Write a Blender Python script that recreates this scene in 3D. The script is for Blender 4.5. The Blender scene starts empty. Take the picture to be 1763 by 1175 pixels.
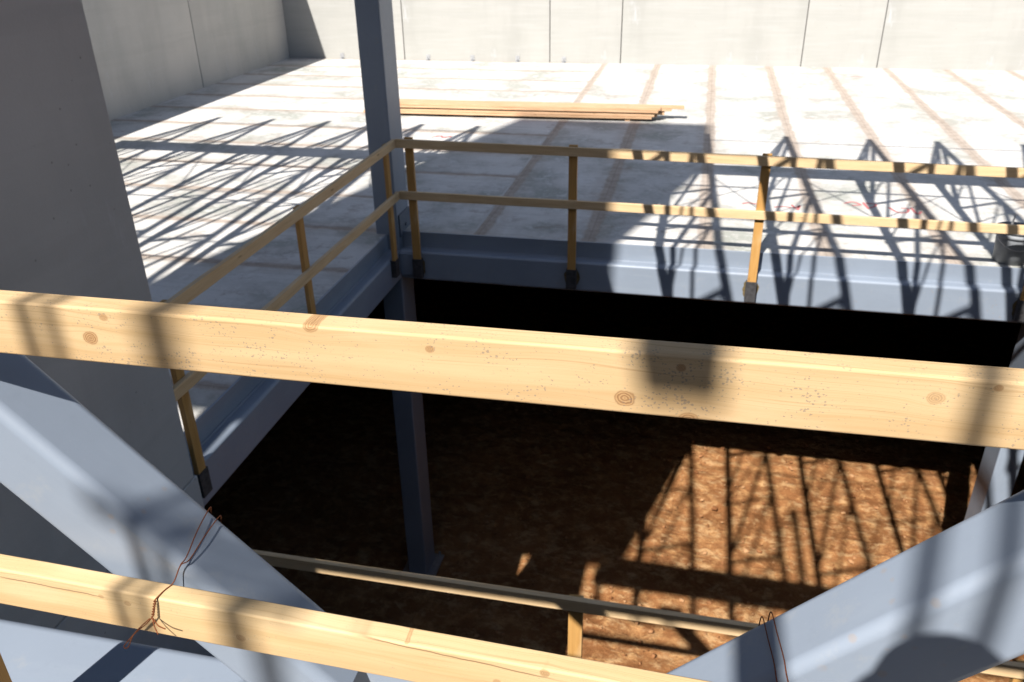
import bpy, bmesh, math, random
from mathutils import Vector, Matrix
R = math.radians
scene = bpy.context.scene
C = scene.collection
random.seed(7)

# ---------------------------------------------------------------- camera
cam_d = bpy.data.cameras.new('camera')
cam = bpy.data.objects.new('camera', cam_d); C.objects.link(cam)
cam.location = (0, 0, 0)
cam.rotation_euler = (R(62.709), R(0.968), R(12.494))
cam_d.lens = 29.307; cam_d.sensor_width = 36
cam_d.clip_start = 0.02; cam_d.clip_end = 1000
cam_d.dof.use_dof = True; cam_d.dof.focus_distance = 1.12; cam_d.dof.aperture_fstop = 13
scene.camera = cam
# ---------------------------------------------------------------- sky, sun, exposure
SUN_EL, SUN_AZ = 47.4, 15.3          # azimuth: light travels towards +y turned 15.3 deg to +x
w = bpy.data.worlds.new('World'); scene.world = w; w.use_nodes = True
nt = w.node_tree; bg = nt.nodes['Background']
sky = nt.nodes.new('ShaderNodeTexSky'); sky.sky_type = 'NISHITA'; sky.sun_disc = False
sky.sun_elevation = R(SUN_EL); sky.sun_rotation = R(180 + SUN_AZ)
nt.links.new(sky.outputs[0], bg.inputs[0]); bg.inputs[1].default_value = 0.072
sun_d = bpy.data.lights.new('sun', 'SUN'); sun_d.energy = 5.0; sun_d.angle = R(0.53); sun_d.color = (1, .96, .895)
sun = bpy.data.objects.new('sun', sun_d); C.objects.link(sun)
sd = Vector((math.sin(R(SUN_AZ)) * math.cos(R(SUN_EL)), math.cos(R(SUN_AZ)) * math.cos(R(SUN_EL)), -math.sin(R(SUN_EL))))
sun.rotation_euler = sd.to_track_quat('-Z', 'Y').to_euler()
scene.view_settings.view_transform = 'Standard'; scene.view_settings.look = 'None'
scene.view_settings.exposure = 0.72; scene.view_settings.gamma = 1
scene.cycles.use_denoising = True
scene.cycles.max_bounces = 6; scene.cycles.diffuse_bounces = 1

# ---------------------------------------------------------------- node helpers
class NT:
    def __init__(s, name, rough=.7, spec=.3):
        s.m = bpy.data.materials.new(name); s.m.use_nodes = True
        s.t = s.m.node_tree; s.b = s.t.nodes['Principled BSDF']
        s.b.inputs['Roughness'].default_value = rough
        s.b.inputs['Specular IOR Level'].default_value = spec
        s.tc = s.t.nodes.new('ShaderNodeTexCoord')
    def n(s, typ, **kw):
        x = s.t.nodes.new(typ)
        for k, v in kw.items(): setattr(x, k, v)
        return x
    def put(s, sock, v):
        if hasattr(v, 'is_output') or isinstance(v, bpy.types.NodeSocket): s.t.links.new(v, sock)
        else: sock.default_value = v
    def math(s, op, a, b=0.0, c=None, clamp=False):
        x = s.n('ShaderNodeMath', operation=op, use_clamp=clamp); s.put(x.inputs[0], a); s.put(x.inputs[1], b)
        if c is not None: s.put(x.inputs[2], c)
        return x.outputs[0]
    def sep(s, v):
        x = s.n('ShaderNodeSeparateXYZ'); s.put(x.inputs[0], v); return x.outputs
    def comb(s, a, b, c):
        x = s.n('ShaderNodeCombineXYZ')
        for i, v in enumerate((a, b, c)): s.put(x.inputs[i], v)
        return x.outputs[0]
    def map(s, v, scale=(1, 1, 1), loc=(0, 0, 0)):
        x = s.n('ShaderNodeMapping'); s.put(x.inputs['Vector'], v)
        x.inputs['Scale'].default_value = scale; x.inputs['Location'].default_value = loc; return x.outputs[0]
    def noise(s, v, scale, detail=4, rough=.55, dist=0):
        x = s.n('ShaderNodeTexNoise'); s.put(x.inputs['Vector'], v); x.inputs['Scale'].default_value = scale
        x.inputs['Detail'].default_value = detail; x.inputs['Roughness'].default_value = rough; x.inputs['Distortion'].default_value = dist
        return x.outputs['Fac']
    def vor(s, v, scale, feature='F1'):
        x = s.n('ShaderNodeTexVoronoi', feature=feature); s.put(x.inputs['Vector'], v); x.inputs['Scale'].default_value = scale
        return x.outputs
    def ramp(s, f, stops):
        x = s.n('ShaderNodeValToRGB'); s.put(x.inputs[0], f); e = x.color_ramp.elements
        while len(e) > 1: e.remove(e[0])
        e[0].position = stops[0][0]; e[0].color = (*stops[0][1], 1) if not isinstance(stops[0][1], float) else (stops[0][1],) * 3 + (1,)
        for p, c in stops[1:]:
            q = e.new(p); q.color = (*c, 1) if not isinstance(c, float) else (c, c, c, 1)
        return x.outputs[0]
    def sstep(s, v, a, b):
        x = s.n('ShaderNodeMapRange', interpolation_type='SMOOTHSTEP'); s.put(x.inputs[0], v)
        x.inputs[1].default_value = a; x.inputs[2].default_value = b; return x.outputs[0]
    def mix(s, f, a, b, mode='MIX'):
        x = s.n('ShaderNodeMix', data_type='RGBA', blend_type=mode); s.put(x.inputs[0], f)
        for i, v in ((6, a), (7, b)):
            s.put(x.inputs[i], (*v, 1) if isinstance(v, tuple) and len(v) == 3 else v)
        return x.outputs[2]
    def bump(s, h, strength=.3, dist=.01):
        x = s.n('ShaderNodeBump'); s.put(x.inputs['Height'], h); x.inputs['Strength'].default_value = strength
        x.inputs['Distance'].default_value = dist; s.t.links.new(x.outputs[0], s.b.inputs['Normal'])
    def col(s, v): s.put(s.b.inputs['Base Color'], (*v, 1) if isinstance(v, tuple) else v)
    def rgh(s, v): s.put(s.b.inputs['Roughness'], v)

def wood(name, knots=(), light=(.70, .48, .255), dark=(.50, .30, .125), speck=.0, axis_z=True, checks=()):
    """Softwood board: object x runs along the board, z across its face."""
    m = NT(name, .62, .25)
    P = m.tc.outputs['Object']
    oi = m.n('ShaderNodeObjectInfo')
    off = m.math('MULTIPLY', oi.outputs['Random'], 37.0) if not knots else 3.0
    X, Y, Z = m.sep(P)[0], m.sep(P)[1], m.sep(P)[2]
    v = m.math('ADD', Z, m.math('MULTIPLY', Y, .9))
    # slow wander of the grain along the board
    wn = m.noise(m.comb(m.math('ADD', m.math('MULTIPLY', X, 1.6), off), m.math('MULTIPLY', v, 4.0), 0.0), 1.0, 2)
    v = m.math('ADD', v, m.math('MULTIPLY', m.math('SUBTRACT', wn, .5), .075))
    kmask = None; kring = None
    for (kx, kz, kr, kd) in knots:
        dx = m.math('SUBTRACT', X, kx); dz = m.math('SUBTRACT', Z, kz)
        r2 = m.math('ADD', m.math('MULTIPLY', m.math('MULTIPLY', dx, dx), .75), m.math('MULTIPLY', dz, dz))
        r2x = m.math('ADD', m.math('MULTIPLY', m.math('MULTIPLY', dx, dx), .22), m.math('MULTIPLY', dz, dz))
        g = m.math('EXPONENT', m.math('MULTIPLY', r2x, -1.0 / (kr * 1.6) ** 2))
        v = m.math('ADD', v, m.math('MULTIPLY', m.math('MULTIPLY', g, dz), -.72))
        nz = m.math('MULTIPLY', m.math('SUBTRACT', m.noise(P, 90, 3), .5), kr * .55)
        r = m.math('ADD', m.math('SQRT', r2), nz)
        mk = m.math('MULTIPLY', m.math('SUBTRACT', 1.0, m.sstep(r, kr * .72, kr * 1.12)), kd)
        rg = m.math('MULTIPLY', m.math('ADD', m.math('SINE', m.math('MULTIPLY', r, 2 * math.pi / (kr * .27))), 1.0), .5)
        rg = m.math('MULTIPLY', rg, mk)
        kmask = mk if kmask is None else m.math('MAXIMUM', kmask, mk)
        kring = rg if kring is None else m.math('MAXIMUM', kring, rg)
    rings = m.noise(m.comb(m.math('ADD', m.math('MULTIPLY', X, .55), off), 0.0, m.math('MULTIPLY', v, 150.0)), 1.0, 2, .5)
    fine = m.noise(m.comb(m.math('ADD', m.math('MULTIPLY', X, 9.0), off), m.math('MULTIPLY', Y, 300.0), m.math('MULTIPLY', v, 900.0)), 1.0, 2, .6)
    broad = m.noise(m.comb(m.math('ADD', m.math('MULTIPLY', X, 2.2), off), 0.0, m.math('MULTIPLY', v, 22.0)), 1.0, 3, .55)
    f = m.math('ADD', m.math('MULTIPLY', m.sstep(rings, .50, .74), .42), m.math('MULTIPLY', m.sstep(broad, .35, .75), .42))
    f = m.math('ADD', f, m.math('MULTIPLY', m.math('SUBTRACT', fine, .5), .28), clamp=True)
    c = m.mix(f, light, dark)
    # thin darker latewood lines
    ln = m.sstep(m.math('ABSOLUTE', m.math('SUBTRACT', rings, .47)), .018, .0)
    c = m.mix(m.math('MULTIPLY', ln, .45), c, (.36, .20, .075))
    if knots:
        low_shade = m.sstep(m.math('ADD', Z, m.math('MULTIPLY', m.math('SUBTRACT', m.noise(m.map(P, (1.7, 1, 3)), 1.0, 2), .5), .07)), -.004, -.022)  # soft shade along the rail's lower face, painted into the wood colour
        c = m.mix(m.math('MULTIPLY', low_shade, .38), c, (.50, .315, .15))
    # uneven blotches, weathering
    bl = m.noise(m.map(P, (3.1, 9, 14)), 1.0, 4)
    c = m.mix(m.math('MULTIPLY', m.sstep(bl, .52, .8), .32), c, (.80, .62, .40))
    if not knots:      # small random knots on the long boards
        vo = m.vor(m.comb(m.math('ADD', m.math('MULTIPLY', X, 2.4), off), m.math('MULTIPLY', Y, 6.0), m.math('MULTIPLY', Z, 11.0)), 1.0)
        kk = m.math('SUBTRACT', 1.0, m.sstep(m.math('ADD', vo[0], m.math('MULTIPLY', m.noise(P, 60, 2), .06)), .07, .14))
        c = m.mix(m.math('MULTIPLY', kk, .75), c, (.22, .095, .03))
    else:
        c = m.mix(m.math('MULTIPLY', kmask, .9), c, (.49, .29, .135))
        c = m.mix(m.math('MULTIPLY', kring, .70), c, (.17, .075, .028))
    for (x0, z0, x1, z1, wd) in checks:    # drying cracks running with the grain
        t = m.math('DIVIDE', m.math('SUBTRACT', X, x0), x1 - x0)
        zz = m.math('ADD', m.math('MULTIPLY', t, z1 - z0), z0)
        zz = m.math('ADD', zz, m.math('MULTIPLY', m.math('SUBTRACT', m.noise(m.map(P, (14, 0, 0)), 1.0, 4), .5), .008))
        dd = m.math('ABSOLUTE', m.math('SUBTRACT', Z, zz))
        inside = m.math('MULTIPLY', m.sstep(t, 0, .2), m.math('SUBTRACT', 1.0, m.sstep(t, .8, 1)))
        ck = m.math('MULTIPLY', m.sstep(dd, wd, wd * .3), inside)
        c = m.mix(m.math('MULTIPLY', ck, .7), c, (.16, .08, .035))
    if speck > 0:      # grey mildew specks in clusters
        q = m.map(P, (1, 1, 1.25))
        q = m.comb(m.math('ADD', m.sep(q)[0], m.math('MULTIPLY', m.noise(q, 260, 2), .006)), m.sep(q)[1], m.math('ADD', m.sep(q)[2], m.math('MULTIPLY', m.noise(m.map(q, (1, 1, 1), (4, 2, 1)), 260, 2), .006))); vo = m.vor(q, 230)
        thr = m.math('ADD', .17, m.math('MULTIPLY', m.sstep(m.noise(m.map(P, (1.0, 1, 1.4)), 17, 4, .7), .40, .78), .42 * speck))
        dst = m.math('ADD', vo[0], m.math('MULTIPLY', m.noise(q, 420, 2), .30))
        sp = m.math('MULTIPLY', m.sstep(m.math('SUBTRACT', dst, thr), .16, .02), m.sstep(m.math('ADD', m.math('MULTIPLY', m.sep(vo[1])[0], .6), m.math('MULTIPLY', m.noise(P, 6, 3), .6)), .54, .62))
        c = m.mix(m.math('MULTIPLY', sp, .50), c, (.14, .14, .145))
        vo2 = m.vor(q, 420)
        sp2 = m.math('MULTIPLY', m.sstep(m.math('ADD', vo2[0], m.math('MULTIPLY', m.noise(q, 30, 3), .5)), .33, .24), m.sstep(m.sep(vo2[1])[1], .45, .5))
        c = m.mix(m.math('MULTIPLY', sp2, .55), c, (.20, .17, .14))
    m.col(c)
    m.rgh(m.math('ADD', .55, m.math('MULTIPLY', fine, .22)))
    m.bump(m.math('ADD', m.math('MULTIPLY', fine, .6), m.math('MULTIPLY', rings, .5)), .22, .0012)
    return m.m

def steel(name, base=(.33, .41, .53), rust=.3, rough=.42):
    m = NT(name, rough, .5)
    P = m.tc.outputs['Object']
    a = m.noise(P, 1.7, 5); b = m.noise(P, 23, 5, .65); st = m.noise(m.map(P, (.7, 5, 5)), 2.5, 5, .6)
    c = m.mix(m.sstep(a, .35, .7), base, tuple(x * 1.09 for x in base))
    c = m.mix(m.math('MULTIPLY', m.sstep(st, .5, .75), .20), c, (.34, .38, .43))
    c = m.mix(m.math('MULTIPLY', m.sstep(b, .55, .8), .16), c, tuple(x * .72 for x in base))
    sc = m.noise(m.map(P, (2.5, 40, 60), (3, 1, 2)), 1.0, 3, .7); sm = m.noise(P, 2.1, 3)
    c = m.mix(m.math('MULTIPLY', m.math('MULTIPLY', m.sstep(sc, .66, .72), m.sstep(sm, .5, .62)), .35), c, (.50, .53, .56))
    du = m.noise(P, 8, 6, .75)
    c = m.mix(m.math('MULTIPLY', m.sstep(du, .56, .70), .18), c, (.42, .40, .36))
    # chips, dried mud and rust freckles
    vo = m.vor(P, 26); msk = m.sstep(m.noise(P, 3.2, 4), .56, .66)
    sp = m.math('MULTIPLY', m.sstep(m.math('ADD', vo[0], m.math('MULTIPLY', b, .35)), .42, .30), msk)
    c = m.mix(m.math('MULTIPLY', sp, rust), c, (.36, .24, .13))
    vo3 = m.vor(P, 95)
    c = m.mix(m.math('MULTIPLY', m.math('MULTIPLY', m.sstep(vo3[0], .16, .08), m.sstep(m.noise(P, 5, 2), .5, .6)), .08), c, (.45, .47, .50))
    m.col(c); m.rgh(m.math('ADD', rough - .08, m.math('MULTIPLY', b, .2)))
    m.bump(m.math('ADD', m.noise(P, 60, 3), m.math('MULTIPLY', m.noise(P, 6, 2), 1.5)), .10, .002)
    return m.m

def concrete_wall(name, base=(.42, .41, .385), tint=(.50, .47, .43)):
    m = NT(name, .85, .2)
    P = m.tc.outputs['Object']
    a = m.noise(P, .55, 5, .55); b = m.noise(m.map(P, (1, 1, .22)), 1.6, 5, .6); h = m.noise(m.map(P, (1.2, 1.2, 14)), 1.0, 4); g = m.noise(P, 60, 3)
    c = m.mix(m.sstep(a, .35, .68), base, tint)
    c = m.mix(m.math('MULTIPLY', m.sstep(b, .46, .70), .34), c, tuple(x * .78 for x in base))
    c = m.mix(m.math('MULTIPLY', m.sstep(h, .45, .75), .15), c, (.56, .56, .56))
    ef = m.noise(m.map(P, (1.5, 1.5, .5)), 2.1, 6, .7)
    c = m.mix(m.math('MULTIPLY', m.sstep(ef, .60, .78), .40), c, (.66, .67, .72))
    vo = m.vor(P, 9)
    c = m.mix(m.math('MULTIPLY', m.math('MULTIPLY', m.sstep(vo[0], .075, .035), m.sstep(m.sep(vo[1])[0], .5, .6)), .55), c, (.14, .13, .12))
    fl = m.noise(m.map(P, (.25, .25, 3.2)), 1.0, 3)
    c = m.mix(m.math('MULTIPLY', m.sstep(fl, .52, .60), .16), c, tuple(x * .78 for x in base))
    c = m.mix(m.math('MULTIPLY', g, .12), c, (.25, .24, .22))
    m.col(c); m.bump(m.math('ADD', g, m.math('MULTIPLY', h, 1.5)), .2, .004)
    return m.m

def deck_mat():
    m = NT('cast_concrete_planks', .82, .25)
    P = m.tc.outputs['Object']; X, Y, Z = m.sep(P)[0], m.sep(P)[1], m.sep(P)[2]
    rag = m.math('MULTIPLY', m.math('SUBTRACT', m.noise(P, 7, 6, .7), .5), .11)
    rag2 = m.math('MULTIPLY', m.math('SUBTRACT', m.noise(P, 1.1, 3), .5), .07)
    right = m.sstep(X, -2.44, -2.40)
    def line(co, o, pitch, wd):
        u = m.math('FRACT', m.math('DIVIDE', m.math('SUBTRACT', co, o - 10 * pitch - pitch / 2), pitch))
        d = m.math('MULTIPLY', m.math('ABSOLUTE', m.math('SUBTRACT', u, .5)), pitch)
        return m.math('ADD', d, m.math('ADD', rag, rag2)), d, m.math('FLOOR', m.math('DIVIDE', m.math('SUBTRACT', co, o - 10 * pitch), pitch))
    dr, drr, ir = line(X, -2.36, 1.25, .06); dl, dlr, il = line(Y, 8.56, 1.2, .04)
    dmix = m.math('ADD', m.math('MULTIPLY', right, dr), m.math('MULTIPLY', m.math('SUBTRACT', 1.0, right), m.math('ADD', dl, .025)))
    draw = m.math('ADD', m.math('MULTIPLY', right, drr), m.math('MULTIPLY', m.math('SUBTRACT', 1.0, right), dlr))
    strip = m.sstep(dmix, .108, .058)
    crack = m.sstep(m.math('ADD', draw, m.math('MULTIPLY', m.math('SUBTRACT', m.noise(P, 12, 3), .5), .02)), .013, .004)
    idx = m.math('ADD', m.math('MULTIPLY', ir, right), m.math('MULTIPLY', m.math('ADD', il, 31.3), m.math('SUBTRACT', 1.0, right)))
    wn = m.n('ShaderNodeTexWhiteNoise', noise_dimensions='1D'); m.put(wn.inputs['W'], idx)
    # shift the pattern from plank to plank
    Q = m.n('ShaderNodeVectorMath', operation='ADD'); m.put(Q.inputs[0], P); m.put(Q.inputs[1], m.comb(m.math('MULTIPLY', idx, 7.7), m.math('MULTIPLY', idx, 3.3), 0.0)); Q = Q.outputs[0]
    big = m.noise(Q, .9, 5, .62, .1); med = m.noise(Q, 3.6, 7, .74, .0); fin = m.noise(P, 42, 4, .6)
    brx = m.noise(m.map(Q, (1.1, 13, 1)), 1.0, 5, .62, .4)         # broom finish across the planks
    c = m.mix(m.sstep(big, .40, .60), (.68, .66, .63), (.50, .485, .455))
    c = m.mix(m.math('MULTIPLY', m.sstep(big, .50, .64), m.sstep(med, .38, .56)), c, (.31, .325, .285))
    c = m.mix(m.math('MULTIPLY', m.sstep(med, .50, .66), .65), c, (.76, .745, .73))
    c = m.mix(m.math('MULTIPLY', m.sstep(brx, .50, .68), .40), c, (.44, .435, .405))
    st = m.noise(Q, 1.7, 7, .78, .15)
    c = m.mix(m.math('MULTIPLY', m.sstep(st, .54, .66), .55), c, (.30, .245, .21))
    c = m.mix(m.math('MULTIPLY', m.sstep(m.noise(m.map(P, (1, 1, 1), (5, 9, 0)), 5.5, 6, .75), .60, .70), .45), c, (.20, .165, .15))
    c = m.mix(m.math('MULTIPLY', wn.outputs['Value'], .16), c, (.42, .40, .37))
    near = m.sstep(dmix, .30, .10)
    c = m.mix(m.math('MULTIPLY', near, m.math('MULTIPLY', m.sstep(med, .40, .6), .40)), c, (.42, .34, .28))
    c = m.mix(m.math('MULTIPLY', strip, .85), c, m.mix(m.sstep(m.noise(P, 9, 5, .7), .35, .7), (.46, .375, .31), (.31, .25, .205)))
    c = m.mix(m.math('MULTIPLY', crack, .28), c, (.20, .15, .12))
    c = m.mix(m.math('MULTIPLY', m.math('SUBTRACT', fin, .35), .22), c, (.30, .29, .27))
    vo = m.vor(P, 13); c = m.mix(m.math('MULTIPLY', m.sstep(vo[0], .10, .05), .5), c, (.13, .10, .08))
    m.col(c)
    hgt = m.math('ADD', m.math('MULTIPLY', fin, .3), m.math('ADD', m.math('MULTIPLY', med, 1.0), m.math('MULTIPLY', brx, .8)))
    m.bump(m.math('SUBTRACT', hgt, m.math('MULTIPLY', strip, 1.3)), .35, .012)
    return m.m

def dirt_mat():
    m = NT('bare_earth', .9, .2)
    P = m.tc.outputs['Object']
    a = m.noise(P, .9, 6, .65); b = m.noise(P, 5, 7, .72); g = m.noise(P, 30, 4, .7); rp = m.noise(m.map(P, (2.6, 4.2, 1)), 1.6, 6, .68, .2); vc = m.vor(m.comb(m.math('ADD', m.sep(P)[0], m.math('MULTIPLY', b, .25)), m.sep(P)[1], 0.0), 5.5)[0]
    c = m.mix(m.sstep(a, .35, .65), (.34, .152, .058), (.22, .09, .032))
    c = m.mix(m.math('MULTIPLY', m.sstep(b, .45, .68), .75), c, (.55, .305, .13))
    c = m.mix(m.math('MULTIPLY', m.sstep(rp, .50, .66), .55), c, (.64, .42, .215))
    c = m.mix(m.math('MULTIPLY', m.sstep(g, .6, .75), .22), c, (.70, .50, .34))
    c = m.mix(m.math('MULTIPLY', m.sstep(m.noise(P, 2.3, 5), .58, .7), .5), c, (.20, .085, .035))
    c = m.mix(m.math('MULTIPLY', m.sstep(vc, .2, .03), .10), c, (.26, .11, .045)); m.col(c); m.bump(m.math('ADD', m.math('ADD', b, m.math('MULTIPLY', vc, .3)), m.math('ADD', m.math('MULTIPLY', g, .2), rp)), .7, .06)
    return m.m

def plain(name, col, rough=.6, spec=.3, metal=0, var=.25, scale=20, bump=.15):
    m = NT(name, rough, spec); P = m.tc.outputs['Object']
    a = m.noise(P, scale, 5, .6)
    m.col(m.mix(m.sstep(a, .3, .75), col, tuple(x * (1 - var) for x in col)))
    m.b.inputs['Metallic'].default_value = metal
    m.rgh(m.math('ADD', rough - .1, m.math('MULTIPLY', a, .2))); m.bump(a, bump, .003)
    return m.m

M_wood = wood('pine_board', light=(.76, .55, .32), dark=(.54, .335, .16))
M_post = wood('amber_pine_post', light=(.56, .31, .10), dark=(.36, .17, .045))
M_stack = wood('stacked_pine', light=(.64, .41, .25), dark=(.42, .215, .10))
M_steel = steel('grey_blue_primed_steel', (.24, .28, .345))
M_steel_dk = steel('dark_primed_steel', (.105, .13, .175), .6, .5)
M_wall = concrete_wall('panel_concrete', (.48, .47, .445), (.56, .535, .50))
M_wall_b = concrete_wall('pale_panel_concrete', (.41, .405, .38), (.45, .44, .415))
M_wall_n = concrete_wall('shaft_concrete', (.46, .455, .455), (.54, .53, .525))
M_deck = deck_mat(); M_dirt = dirt_mat()
M_rust = plain('rusty_wire', (.24, .07, .022), .75, .3, .25, .5, 300)
M_socket = plain('dark_socket_steel', (.085, .082, .086), .7, .3, .3, .5, 30)
M_scorch = plain('scorched_paint', (.20, .15, .07), .9, .2, 0, .6, 60)
M_galv = plain('galvanised_clip', (.55, .56, .58), .45, .5, .6)
M_joint = plain('joint_sealant', (.13, .128, .125), .9, .1)
M_red = plain('red_marker', (.62, .22, .22), .8, .2, 0, .3, 90)
M_block = plain('dark_sky_block', (.09, .088, .085), .8, .2, 0, .2, 3)
M_black_glass = plain('dark_glass', (.02, .025, .03), .15, .5)
M_bucket = plain('grey_bucket_plastic', (.27, .285, .31), .55, .4, 0, .25, 12)

# ---------------------------------------------------------------- mesh helpers
def link(name, me, mat, parent=None, loc=None, rot=None):
    o = bpy.data.objects.new(name, me); C.objects.link(o)
    if mat and not me.materials: me.materials.append(mat)
    if parent: o.parent = parent
    if loc is not None: o.location = loc
    if rot is not None: o.rotation_euler = rot
    return o
def tag(o, label=None, cat=None, group=None, kind=None):
    if label: o['label'] = label
    if cat: o['category'] = cat
    if group: o['group'] = group
    if kind: o['kind'] = kind
    return o
def empty(name, loc, label, cat, group=None):
    o = bpy.data.objects.new(name, None); C.objects.link(o); o.location = loc; o.empty_display_size = .2
    return tag(o, label, cat, group)
def profile(wy, wz, r, seg):
    """rounded rectangle profile (y, z) with outward normals"""
    pts = []; hy, hz = wy / 2 - r, wz / 2 - r
    for cy, cz, a0 in ((hy, hz, 0), (-hy, hz, 90), (-hy, -hz, 180), (hy, -hz, 270)):
        for k in range(seg + 1):
            a = R(a0 + 90 * k / seg); pts.append((cy + r * math.cos(a), cz + r * math.sin(a), math.cos(a), math.sin(a)))
    return pts
def bar_mesh(name, L, wy, wz, r=.004, seg=2, cuts=1, wob=0., seed=0):
    rnd = random.Random(seed); pr = profile(wy, wz, r, seg); n = len(pr)
    V = []; N = []; F = []
    for i in range(cuts + 1):
        x = L * i / cuts
        for k, (y, z, ny, nz) in enumerate(pr):
            j = wob * (rnd.random() - .5) if wob else 0
            V.append((x, y + j * ny, z + j * nz)); N.append((0, ny, nz))
    for i in range(cuts):
        for k in range(n):
            a = i * n + k; b = i * n + (k + 1) % n
            F.append((a, b, b + n, a + n))
    s = len(V)
    for e, x in enumerate((0, L)):
        for (y, z, ny, nz) in pr: V.append((x, y, z)); N.append((-1 if e == 0 else 1, 0, 0))
    F.append(tuple(reversed([s + k for k in range(n)]))); F.append(tuple(s + n + k for k in range(n)))
    # make every face point outwards
    me = bpy.data.meshes.new(name); me.from_pydata(V, [], F)
    bm = bmesh.new(); bm.from_mesh(me); bm.normal_update()
    bad = [f for f in bm.faces if sum((Vector(N[v.index]) for v in f.verts), Vector()).dot(f.normal) < 0]
    bmesh.ops.reverse_faces(bm, faces=bad); bm.to_mesh(me); bm.free()
    me.polygons.foreach_set('use_smooth', [True] * len(me.polygons))
    me.normals_split_custom_set_from_vertices(N)
    return me
def bar(name, a, b, wy, wz, mat, parent=None, up=(0, 0, 1), r=.004, seg=2, cuts=1, wob=0., base=(0, 0, 0)):
    """bar whose centre line runs a->b; wz is measured along 'up', wy across"""
    a, b = Vector(a), Vector(b); d = (b - a); L = d.length; d.normalize()
    u = Vector(up); u = (u - d * u.dot(d)).normalized(); y = u.cross(d)
    me = bar_mesh(name, L, wy, wz, r, seg, cuts, wob, int(abs(a.x * 91 + a.y * 57 + a.z * 33) * 10))
    M = Matrix((d, y, u)).transposed().to_4x4(); M.translation = a - Vector(base)
    o = link(name, me, mat, parent); o.matrix_local = M
    return o
class MB:
    def __init__(s): s.bm = bmesh.new()
    def box(s, lo, hi, bev=0):
        v = [s.bm.verts.new((x, y, z)) for x in (lo[0], hi[0]) for y in (lo[1], hi[1]) for z in (lo[2], hi[2])]
        fs = [s.bm.faces.new([v[i] for i in f]) for f in ((0, 1, 3, 2), (4, 6, 7, 5), (0, 4, 5, 1), (2, 3, 7, 6), (0, 2, 6, 4), (1, 5, 7, 3))]
        if bev:
            es = list({e for f in fs for e in f.edges})
            bmesh.ops.bevel(s.bm, geom=es, offset=bev, segments=2, affect='EDGES', profile=.5)
        return s
    def tube(s, pts, r, n=8):
        pts = [Vector(p) for p in pts]; rings = []; prev = None
        for i, p in enumerate(pts):
            d = (pts[min(i + 1, len(pts) - 1)] - pts[max(i - 1, 0)]).normalized()
            u = prev if prev is not None else (Vector((0, 0, 1)) if abs(d.z) < .9 else Vector((1, 0, 0)))
            u = (u - d * u.dot(d)).normalized(); prev = u; w_ = d.cross(u)
            rr = r[i] if isinstance(r, (list, tuple)) else r
            rings.append([s.bm.verts.new(p + (u * math.cos(2 * math.pi * k / n) + w_ * math.sin(2 * math.pi * k / n)) * rr) for k in range(n)])
        for A, B in zip(rings, rings[1:]):
            for k in range(n): s.bm.faces.new((A[k], A[(k + 1) % n], B[(k + 1) % n], B[k]))
        s.bm.faces.new(list(reversed(rings[0]))); s.bm.faces.new(rings[-1]); return s
    def lathe(s, c, prof, n=32):
        rings = [[s.bm.verts.new((c[0] + r * math.cos(2 * math.pi * k / n), c[1] + r * math.sin(2 * math.pi * k / n), c[2] + z)) for k in range(n)] for r, z in prof]
        for A, B in zip(rings, rings[1:]):
            for k in range(n): s.bm.faces.new((A[k], A[(k + 1) % n], B[(k + 1) % n], B[k]))
        s.bm.faces.new(list(reversed(rings[0]))); return s
    def done(s, name, mat, parent=None, smooth=False, loc=None, rot=None):
        bmesh.ops.recalc_face_normals(s.bm, faces=s.bm.faces)
        me = bpy.data.meshes.new(name); s.bm.to_mesh(me); s.bm.free()
        if smooth: me.polygons.foreach_set('use_smooth', [True] * len(me.polygons))
        return link(name, me, mat, parent, loc, rot)

# ================================================================ SETTING
ZD = -3.25          # deck level
ZG = -8.42          # earth level in the pit
X0, Y0 = -10.45, 20.55
XP, YP = -3.40, 8.60            # deck edges at the opening
# deck: an L round the opening, with real thickness
d = MB(); XR = 12.0; YN = -2.0
d.box((X0 - .3, YP, ZD - .30), (XR, Y0 + .3, ZD)); d.box((X0 - .3, YN, ZD - .30), (XP, YP - .0005, ZD))
d.box((3.75, YN, ZD - .30), (XR, YP - .0005, ZD))
tag(d.done('deck', M_deck), 'pale concrete plank deck streaked with grout lines', kind='structure')
# grid of earth far beyond the walls, dense under the opening
def spread(lo, hi, n, far):
    a = [lo + (hi - lo) * i / n for i in range(n + 1)]
    return [-far, -60, -25, lo - 4] + a + [hi + 5, 30, 70, far]
gx = spread(-4.5, 7.5, 150, 300); gy = spread(4.0, 15.5, 170, 300)
from mathutils import noise as mn
bm = bmesh.new(); grid = []
for x in gx:
    col_ = []
    for y in gy:
        z = ZG + .07 * mn.noise((x * .8, y * .8, 0)) + .03 * mn.noise((x * 2.2, y * 3.4, 3)) + .035 * mn.noise((x * 6, y * 6, 1)) + .02 * mn.noise((x * 19, y * 19, 2))
        col_.append(bm.verts.new((x, y, z)))
    grid.append(col_)
for i in range(len(gx) - 1):
    for j in range(len(gy) - 1): bm.faces.new((grid[i][j], grid[i + 1][j], grid[i + 1][j + 1], grid[i][j + 1]))
me = bpy.data.meshes.new('ground'); bm.to_mesh(me); bm.free(); me.polygons.foreach_set('use_smooth', [True] * len(me.polygons))
tag(link('ground', me, M_dirt), 'bare orange-brown earth at the bottom of the opening', kind='structure')
rb = bmesh.new(); rr = random.Random(3)
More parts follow.
